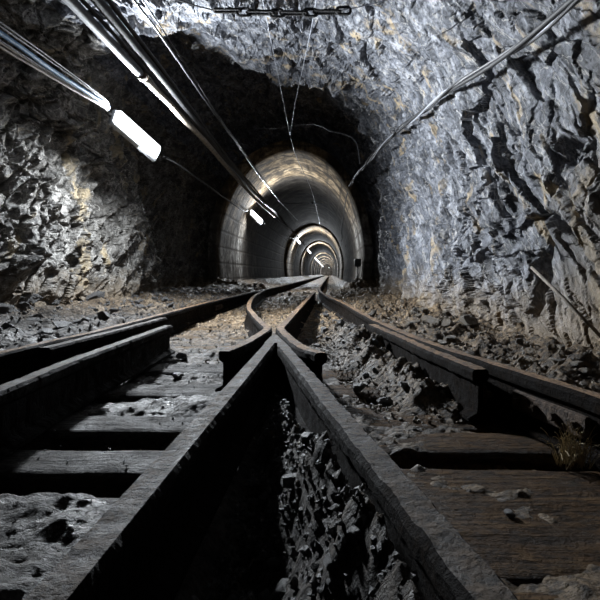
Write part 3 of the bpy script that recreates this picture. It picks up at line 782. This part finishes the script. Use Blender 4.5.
gravel('gravel', 350, lambda: (U(-1.0, -.3), U(.9, 2.4)), lambda: U(.002, .007), 'stone', 'sparse grit on the grey timbers')

# dry straw tuft by the wall-side stock rail
geos = []
for k in range(70):
    a = U(0, 6.28); l = U(.03, .075); x, y = .505+U(-.03, .03), 1.005+U(-.025, .02)
    p0 = np.array([x, y, .0]); p2 = p0+np.array([math.cos(a)*l*.6, math.sin(a)*l*.4-.01, U(.02, .095)])
    geos.append(tube_geo(catmull([p0, (p0+p2)/2+np.array([0, 0, .02]), p2], 5), .0009, 4))
tag(link_mesh('straw_tuft', *join(*geos), M['straw']), 'tuft of dry straw fibres beside the wall-side stock rail', 'straw')

# ------------------------------------------------------------------ lamps
def lamp(loc, label, group):
    a = np.array([.44, .78, -.44]); a /= np.linalg.norm(a)
    n = np.array([.87, -.40, .22]); n -= a*np.dot(n, a); n /= np.linalg.norm(n)
    s = np.cross(n, a)
    r = bpy.data.objects.new('wall_lamp', None); C.objects.link(r)
    r.matrix_world = Matrix(((a[0], s[0], n[0], loc[0]), (a[1], s[1], n[1], loc[1]), (a[2], s[2], n[2], loc[2]), (0, 0, 0, 1)))
    tag(r, label, 'lamp', group)
    Lh = .24
    v, f = box_geo((0, 0, -.045), (2*Lh+.03, .155, .05), None, .012)
    link_mesh('housing', v, f, M['housing'], r)
    # domed diffuser
    V, F = [], []
    nu, nvv = 24, 11
    for i in range(nu):
        x = -Lh+2*Lh*i/(nu-1)
        e = min(1, (1-abs(x)/Lh)/.10+.0); e = math.sqrt(max(0, 1-(1-e)**2)) if e < 1 else 1
        for j in range(nvv):
            t = PI*j/(nvv-1)
            V.append((x, 0.07*math.cos(t)*(.82+.18*e), -.02+.055*math.sin(t)**.7*max(e, .25)))
    for i in range(nu-1):
        for j in range(nvv-1): F.append((i*nvv+j, i*nvv+j+1, (i+1)*nvv+j+1, (i+1)*nvv+j))
    F.append(tuple(range(nvv))); F.append(tuple(range((nu-1)*nvv, nu*nvv))[::-1])
    link_mesh('diffuser', V, F, M['diffuser'], r, True)
    for sx in (-1, 1):
        v, f = tube_geo([(sx*(Lh+.01), 0, -.045), (sx*(Lh+.05), 0, -.045), (sx*(Lh+.065), 0, -.045)], [.018, .016, .010], 10)
        link_mesh('cable_gland', v, f, M['black_box'], r, True)
        v, f = box_geo((sx*.14, 0, -.10), (.03, .03, .07), None, .004)
        link_mesh('bracket', v, f, M['housing'], r)
    ld = bpy.data.lights.new('lamp_light', 'AREA'); ld.shape = 'RECTANGLE'; ld.size = 2*Lh*.9; ld.size_y = .12
    ld.energy = 300; ld.color = KEY
    lo = bpy.data.objects.new('lamp_light', ld); C.objects.link(lo); lo.parent = r
    lo.location = (0, 0, .042); lo.rotation_euler = (PI, 0, 0)      # shines along +z of the fitting
    l2 = bpy.data.lights.new('lamp_side_light', 'AREA'); l2.shape = 'RECTANGLE'; l2.size = .10; l2.size_y = .04
    l2.energy = 75; l2.color = KEY
    o2 = bpy.data.objects.new('lamp_side_light', l2); C.objects.link(o2); o2.parent = r
    zz = Vector((.20, -.98, 0)).normalized(); xx = Vector((.98, .20, 0)).normalized(); y_ = (-zz).cross(xx)
    o2.matrix_local = Matrix(((xx[0], y_[0], -zz[0], .02), (xx[1], y_[1], -zz[1], -.084), (xx[2], y_[2], -zz[2], .0), (0, 0, 0, 1)))   # the lower flank of the fitting, shining down
    return r, a
GR = 'strip lamps along the cable'
l1, la = lamp((-1.615, 4.05, 1.575), 'bright white strip lamp on the cable in front of the tunnel mouth', GR)
for (loc, lab) in (((-1.80, 11.8, 1.80), 'second strip lamp, just inside the mouth of the lined tunnel'), ((-1.66, 25.0, 2.13), 'small glowing lamp at the first inner arch ring'),
                   ((-1.55, 35.8, 2.08), 'tiny glowing lamp at the second inner arch ring'), ((-1.55, 53.5, 2.05), 'tiny lamp at the third inner arch ring'),
                   ((-1.55, 64.3, 2.05), 'tiny lamp at the fourth inner arch ring'), ((-1.55, 75.3, 2.05), 'tiny lamp at the fifth inner arch ring'), ((-1.55, 87.3, 2.05), 'tiny lamp at the sixth arch ring deep in the tunnel'), ((-1.55, 100.3, 2.05), 'tiny lamp at the last arch ring deep in the tunnel'), ((-.2, 112, 1.9), 'tiny added lamp that brightens the far end of the tunnel')):  # the last lamp is an addition, there to brighten the far wall
    c = copy_tree(l1)
    for q in c.children:
        if q.type == 'LIGHT': q.data = q.data.copy(); q.data.energy *= .45 if loc[1] < 12 else .8 if loc[1] < 110 else 4
    m = l1.matrix_world.copy(); m.translation = loc; c.matrix_world = m if loc[1] < 110 else m @ Matrix.Rotation(PI, 4, 'X'); c['label'] = lab

# ------------------------------------------------------------------ cables and pipes
def run(pts, n=140, wob=.0, f=1.2, seed=0):
    P = arc_resample(catmull(pts, 400), n)
    s = np.stack([P[:, 1]*f, np.full(n, seed*3.7), np.zeros(n)], 1)
    P[:, 0] += wob*fbm(s, 200+seed, 3); P[:, 2] += wob*fbm(s+50, 300+seed, 3); return P
def hang(name, pts, r, mat, label, cat='cable', group=None, wob=.0, n=140, f=1.2, seed=0):
    return tag(tube(name, run(pts, n, wob, f, seed), r, M[mat]), label, cat, group)
# overhead pipes and heavy cables on the lamp side
p1 = hang('hanging_pipe', [(-1.355, -1, 1.80), (-1.352, 1.5, 1.815), (-1.35, 3.46, 1.825)], .030, 'grey_pipe', 'smooth grey overhead pipe ending at a collar above the strip lamp', 'pipe', wob=.006)
tube('pipe_collar', [(-1.35, 3.40, 1.825), (-1.35, 3.47, 1.825)], .038, M['bolt'], p1, 12)
hang('hanging_pipe', [(-1.35, 3.475, 1.825), (-1.35, 5.2, 1.825), (-1.37, 7.5, 1.80), (-1.38, 9.4, 1.79), (-1.37, 12, 1.83)], .026, 'pale_pipe', 'pale limed overhead pipe going on from the collar into the tunnel', 'pipe', wob=.012)
hang('hanging_cable', [(-1.29, -1, 1.90), (-1.29, 2, 1.905), (-1.30, 4.0, 1.90), (-1.335, 6.0, 1.87), (-1.35, 9, 1.86), (-1.36, 11.5, 1.93), (-1.3, 14, 1.85), (-1.35, 18, 1.95), (-1.3, 25, 1.9)], .029, 'black_cable', 'thick shiny black cable hanging beside the grey overhead pipe', wob=.02, f=.9, n=220)
hang('hanging_cable', [(-1.325, -1, 1.865), (-1.325, 3, 1.868), (-1.33, 6.5, 1.85), (-1.30, 9.6, 1.80)], .012, 'black_cable', 'thin black cable squeezed between the grey pipe and the thick cable', wob=.01, seed=1)
hang('hanging_cable', [(-1.245, -1, 1.955), (-1.245, 2.6, 1.95), (-1.30, 5.5, 1.90), (-1.325, 9.4, 1.90), (-1.3, 14, 1.93)], .015, 'black_cable', 'dull black cable on the roof side of the thick overhead cable', wob=.012, seed=2)
hang('hanging_wire', [(-1.17, .5, 2.07), (-1.2, 3, 2.09), (-1.21, 6, 2.09), (-1.22, 10, 2.12), (-1.1, 16, 2.2)], .009, 'dark_wire', 'dark wire strung near the roof, higher than the overhead pipes', 'wire', wob=.015, seed=3)
hang('hanging_wire', [(-1.13, .5, 2.09), (-1.165, 3, 2.115), (-1.21, 6, 2.11), (-1.2, 10, 2.10)], .006, 'dark_wire', 'thin dark wire twisted along the one near the roof', 'wire', wob=.02, seed=4)
# bundle feeding the lamp
end = np.array([-1.615, 4.05, 1.575])-la*.29
def feed(dx, dz, r, mat, label, seed, y0=.2, wob=.006):
    e = (end[0]-.02+dx*.2, end[1]-.02, end[2]+dz*.25)
    return hang('hanging_cable', [(-1.62+dx, y0, 1.55+dz), (-1.62+dx, 1.6, 1.555+dz), (-1.62+dx*.95, 2.7, 1.59+dz*.95), (-1.63+dx*.55, 3.45, 1.63+dz*.5), e], r, mat, label, seed=seed, wob=wob)
feed(0, 0, .013, 'blue_cable', 'blue sheathed cable leading to the bright strip lamp', 5, wob=.012)
feed(.015, .055, .0045, 'grey_wire', 'topmost grey wire over the blue cable', 6)
feed(.01, .035, .0045, 'grey_wire', 'second grey wire just over the blue cable', 7)
feed(-.02, -.03, .006, 'beige_wire', 'beige wire just under the blue cable', 8)
feed(-.015, -.052, .007, 'beige_wire', 'lowest beige wire of the bundle under the blue cable', 9, wob=.01)
feed(-.03, -.012, .006, 'grey_wire', 'grey wire tucked behind the blue cable', 10)
e2 = np.array([-1.615, 4.05, 1.575])+la*.30
hang('hanging_cable', [tuple(e2), (-1.55, 5.2, 1.52), (-1.60, 7.5, 1.56), (-1.72, 9.6, 1.66), (-1.98, 11.65, 1.95)], .011, 'black_cable', 'dark cable sagging between the first and second strip lamps', seed=11, wob=.01)
hang('hanging_cable', [(-1.60, 11.85, 1.64), (-1.58, 14, 1.66), (-1.6, 19, 1.85), (-1.8, 24.9, 2.2)], .011, 'black_cable', 'dark cable between the second and third strip lamps', seed=12, wob=.01)
# twisted bundle on the bare wall
mainp = MAINP
P0 = run(mainp, 320, .004)
tail = run([(.37, 9.3, 2.09), (.33, 10.3, 1.95), (.31, 12.5, 1.62), (.36, 15, 1.45), (.40, 20, 1.5)], 90, .01)
for k, (r, mat, lab, off, tw, rad) in enumerate(((.012, 'black_cable', 'thick black cable of the bundle slung along the bare wall', 0, 0, .0), (.0075, 'steel_wire', 'pale shiny cable twisted around the bundle on the bare wall', 0, 1.6, .020), (.006, 'grey_wire', 'grey wire wound through the bundle on the bare wall', 2.2, 1.3, .021), (.007, 'black_cable', 'thin dark cable drooping in the bundle on the bare wall', 4.2, 2.1, .026))):
    Q = P0.copy(); th = off+tw*P0[:, 1]*1.7
    Q[:, 0] += rad*np.cos(th); Q[:, 2] += rad*np.sin(th)
    if k in (0, 1): Q = np.concatenate([Q[:-1], tail+np.array([rad*.3, 0, rad*.3])])
    tag(tube('hanging_cable', Q, r, M[mat]), lab, 'cable')
# bars lying against the bare wall
tag(tube('leaning_bar', [(.88, 2.10, .43), (.96, 1.97, .30), (1.03, 1.82, .16)], .007, M['wood_bar']), 'thin weathered bar slanting down the foot of the bare wall', 'bar')

# ------------------------------------------------------------------ chain, roof wires, hanger
ch = thing('hanging_chain', 'black iron chain strung across under the roof', 'chain', (-.07, 3.6, 2.375))
def chain_link(cx, cz, length, rad, face, r=.0105):
    pts = []
    hl = length/2-rad
    for k in range(28):
        a = 2*PI*k/28
        x = math.cos(a)*rad+(hl if math.cos(a) >= 0 else -hl); q = math.sin(a)*rad
        pts.append((cx+x, 0 if face else q, cz+(q if face else 0)))
    pts.append(pts[0]); pts = np.array(pts)
    V, F = tube_geo(pts, r, 8)
    F = F[:-2]
    return link_mesh('chain_link', V, F, M['chain'], ch, True)
xs = [(-.75, .13, 0), (-.655, .10, 1), (-.525, .19, 0), (-.36, .24, 0), (-.305, .10, 1)]
x = -.80; k = 0
while x < .12:
    ln = .105 if k % 2 else .20
    chain_link(x+ln/2, -.02*math.sin((x+.8)/.92*PI), ln, .027 if k % 2 else .022, k % 2 == 1); x += ln-.028; k += 1
tube('chain_tail', [(-.79, 0, 0), (-.95, .02, .05), (-1.15, .05, .13)], .006, M['chain'], ch)
tube('chain_tail', [(.14, 0, 0), (.30, .0, .03), (.55, .05, .12)], .004, M['steel_wire'], ch)
hang('hanging_wire', [(-.50, 3.2, 2.48), (-.53, 4.2, 2.51), (-.62, 6.4, 2.69), (-.722, 8.6, 2.89)], .0034, 'steel_wire', 'pale wire of the roof pair, the one on the pipe side', 'wire')
hang('hanging_wire', [(-.06, 3.2, 2.46), (-.17, 4.2, 2.52), (-.46, 6.4, 2.70), (-.715, 8.62, 2.89)], .0034, 'steel_wire', 'pale wire of the roof pair, slanting in from the bare-wall side', 'wire')
hang('hanging_wire', [(-.718, 8.62, 2.885), (-.66, 9.6, 2.72), (-.50, 13, 2.66), (-.46, 18, 2.62), (-.44, 25, 2.5)], .006, 'dark_wire', 'dark overhead wire going on along the crown of the lining', 'wire')
hb = thing('ceiling_hanger', 'thin crossbar hanger under the crown of the lined tunnel', 'hanger', (-.81, 14.5, 2.52))
tube('crossbar', [(-.60, 0, 0), (0, 0, .01), (.60, 0, 0)], .011, M['steel_wire'], hb)
tube('insulator', [(.28, 0, -.02), (.28, 0, .07)], .025, M['black_box'], hb)
hang('hanging_wire', [(-1.35, 8.4, 2.93), (-.95, 8.45, 2.95), (-.5, 8.4, 2.99), (-.1, 8.2, 2.9), (.25, 8.0, 2.72), (.42, 7.9, 2.5), (.47, 7.8, 2.2)], .0065, 'steel_wire', 'loose pale wire looped across the rock over the tunnel mouth', 'wire', wob=.06, f=6)
# box on the lining
bx = thing('wall_mounted_box', 'small black box on the lining just inside the tunnel mouth', 'box', (.545, 9.45, .62))
v, f = box_geo((0, 0, 0), (.13, .10, .16), None, .012); link_mesh('box_body', v, f, M['black_box'], bx)
v, f = box_geo((0, -.052, 0), (.115, .012, .14), None, .004); link_mesh('box_lid', v, f, M['black_box'], bx)
tube('conduit', [(0, 0, -.07), (.005, 0, -.25), (.0, 0, -.45)], .014, M['black_cable'], bx)

# ------------------------------------------------------------------ camera, world
cam = bpy.data.cameras.new('camera'); co = bpy.data.objects.new('camera', cam); C.objects.link(co)
cam.sensor_width = 36; cam.lens = 36*480/600; cam.clip_start = .02; cam.clip_end = 300
co.location = (0, 0, EYE); co.rotation_euler = (PI/2, 0, 0)
cam.shift_x = -30/600; cam.shift_y = -26/600
cam.dof.use_dof = False
S = bpy.context.scene; S.camera = co
w = bpy.data.worlds.new('world'); S.world = w; w.use_nodes = True
w.node_tree.nodes['Background'].inputs[0].default_value = (.02, .022, .026, 1); w.node_tree.nodes['Background'].inputs[1].default_value = .1
S.view_settings.view_transform = 'Standard'; S.view_settings.look = 'None'; S.view_settings.exposure = 0.0; S.view_settings.gamma = 1
S.view_settings.use_curve_mapping = False
S.cycles.max_bounces = 6; S.cycles.diffuse_bounces = 2; S.cycles.use_denoising = True; S.cycles.use_adaptive_sampling = False; S.cycles.glossy_bounces = 2
S.cycles.sample_clamp_indirect = 2; S.cycles.caustics_reflective = False; S.cycles.caustics_refractive = False
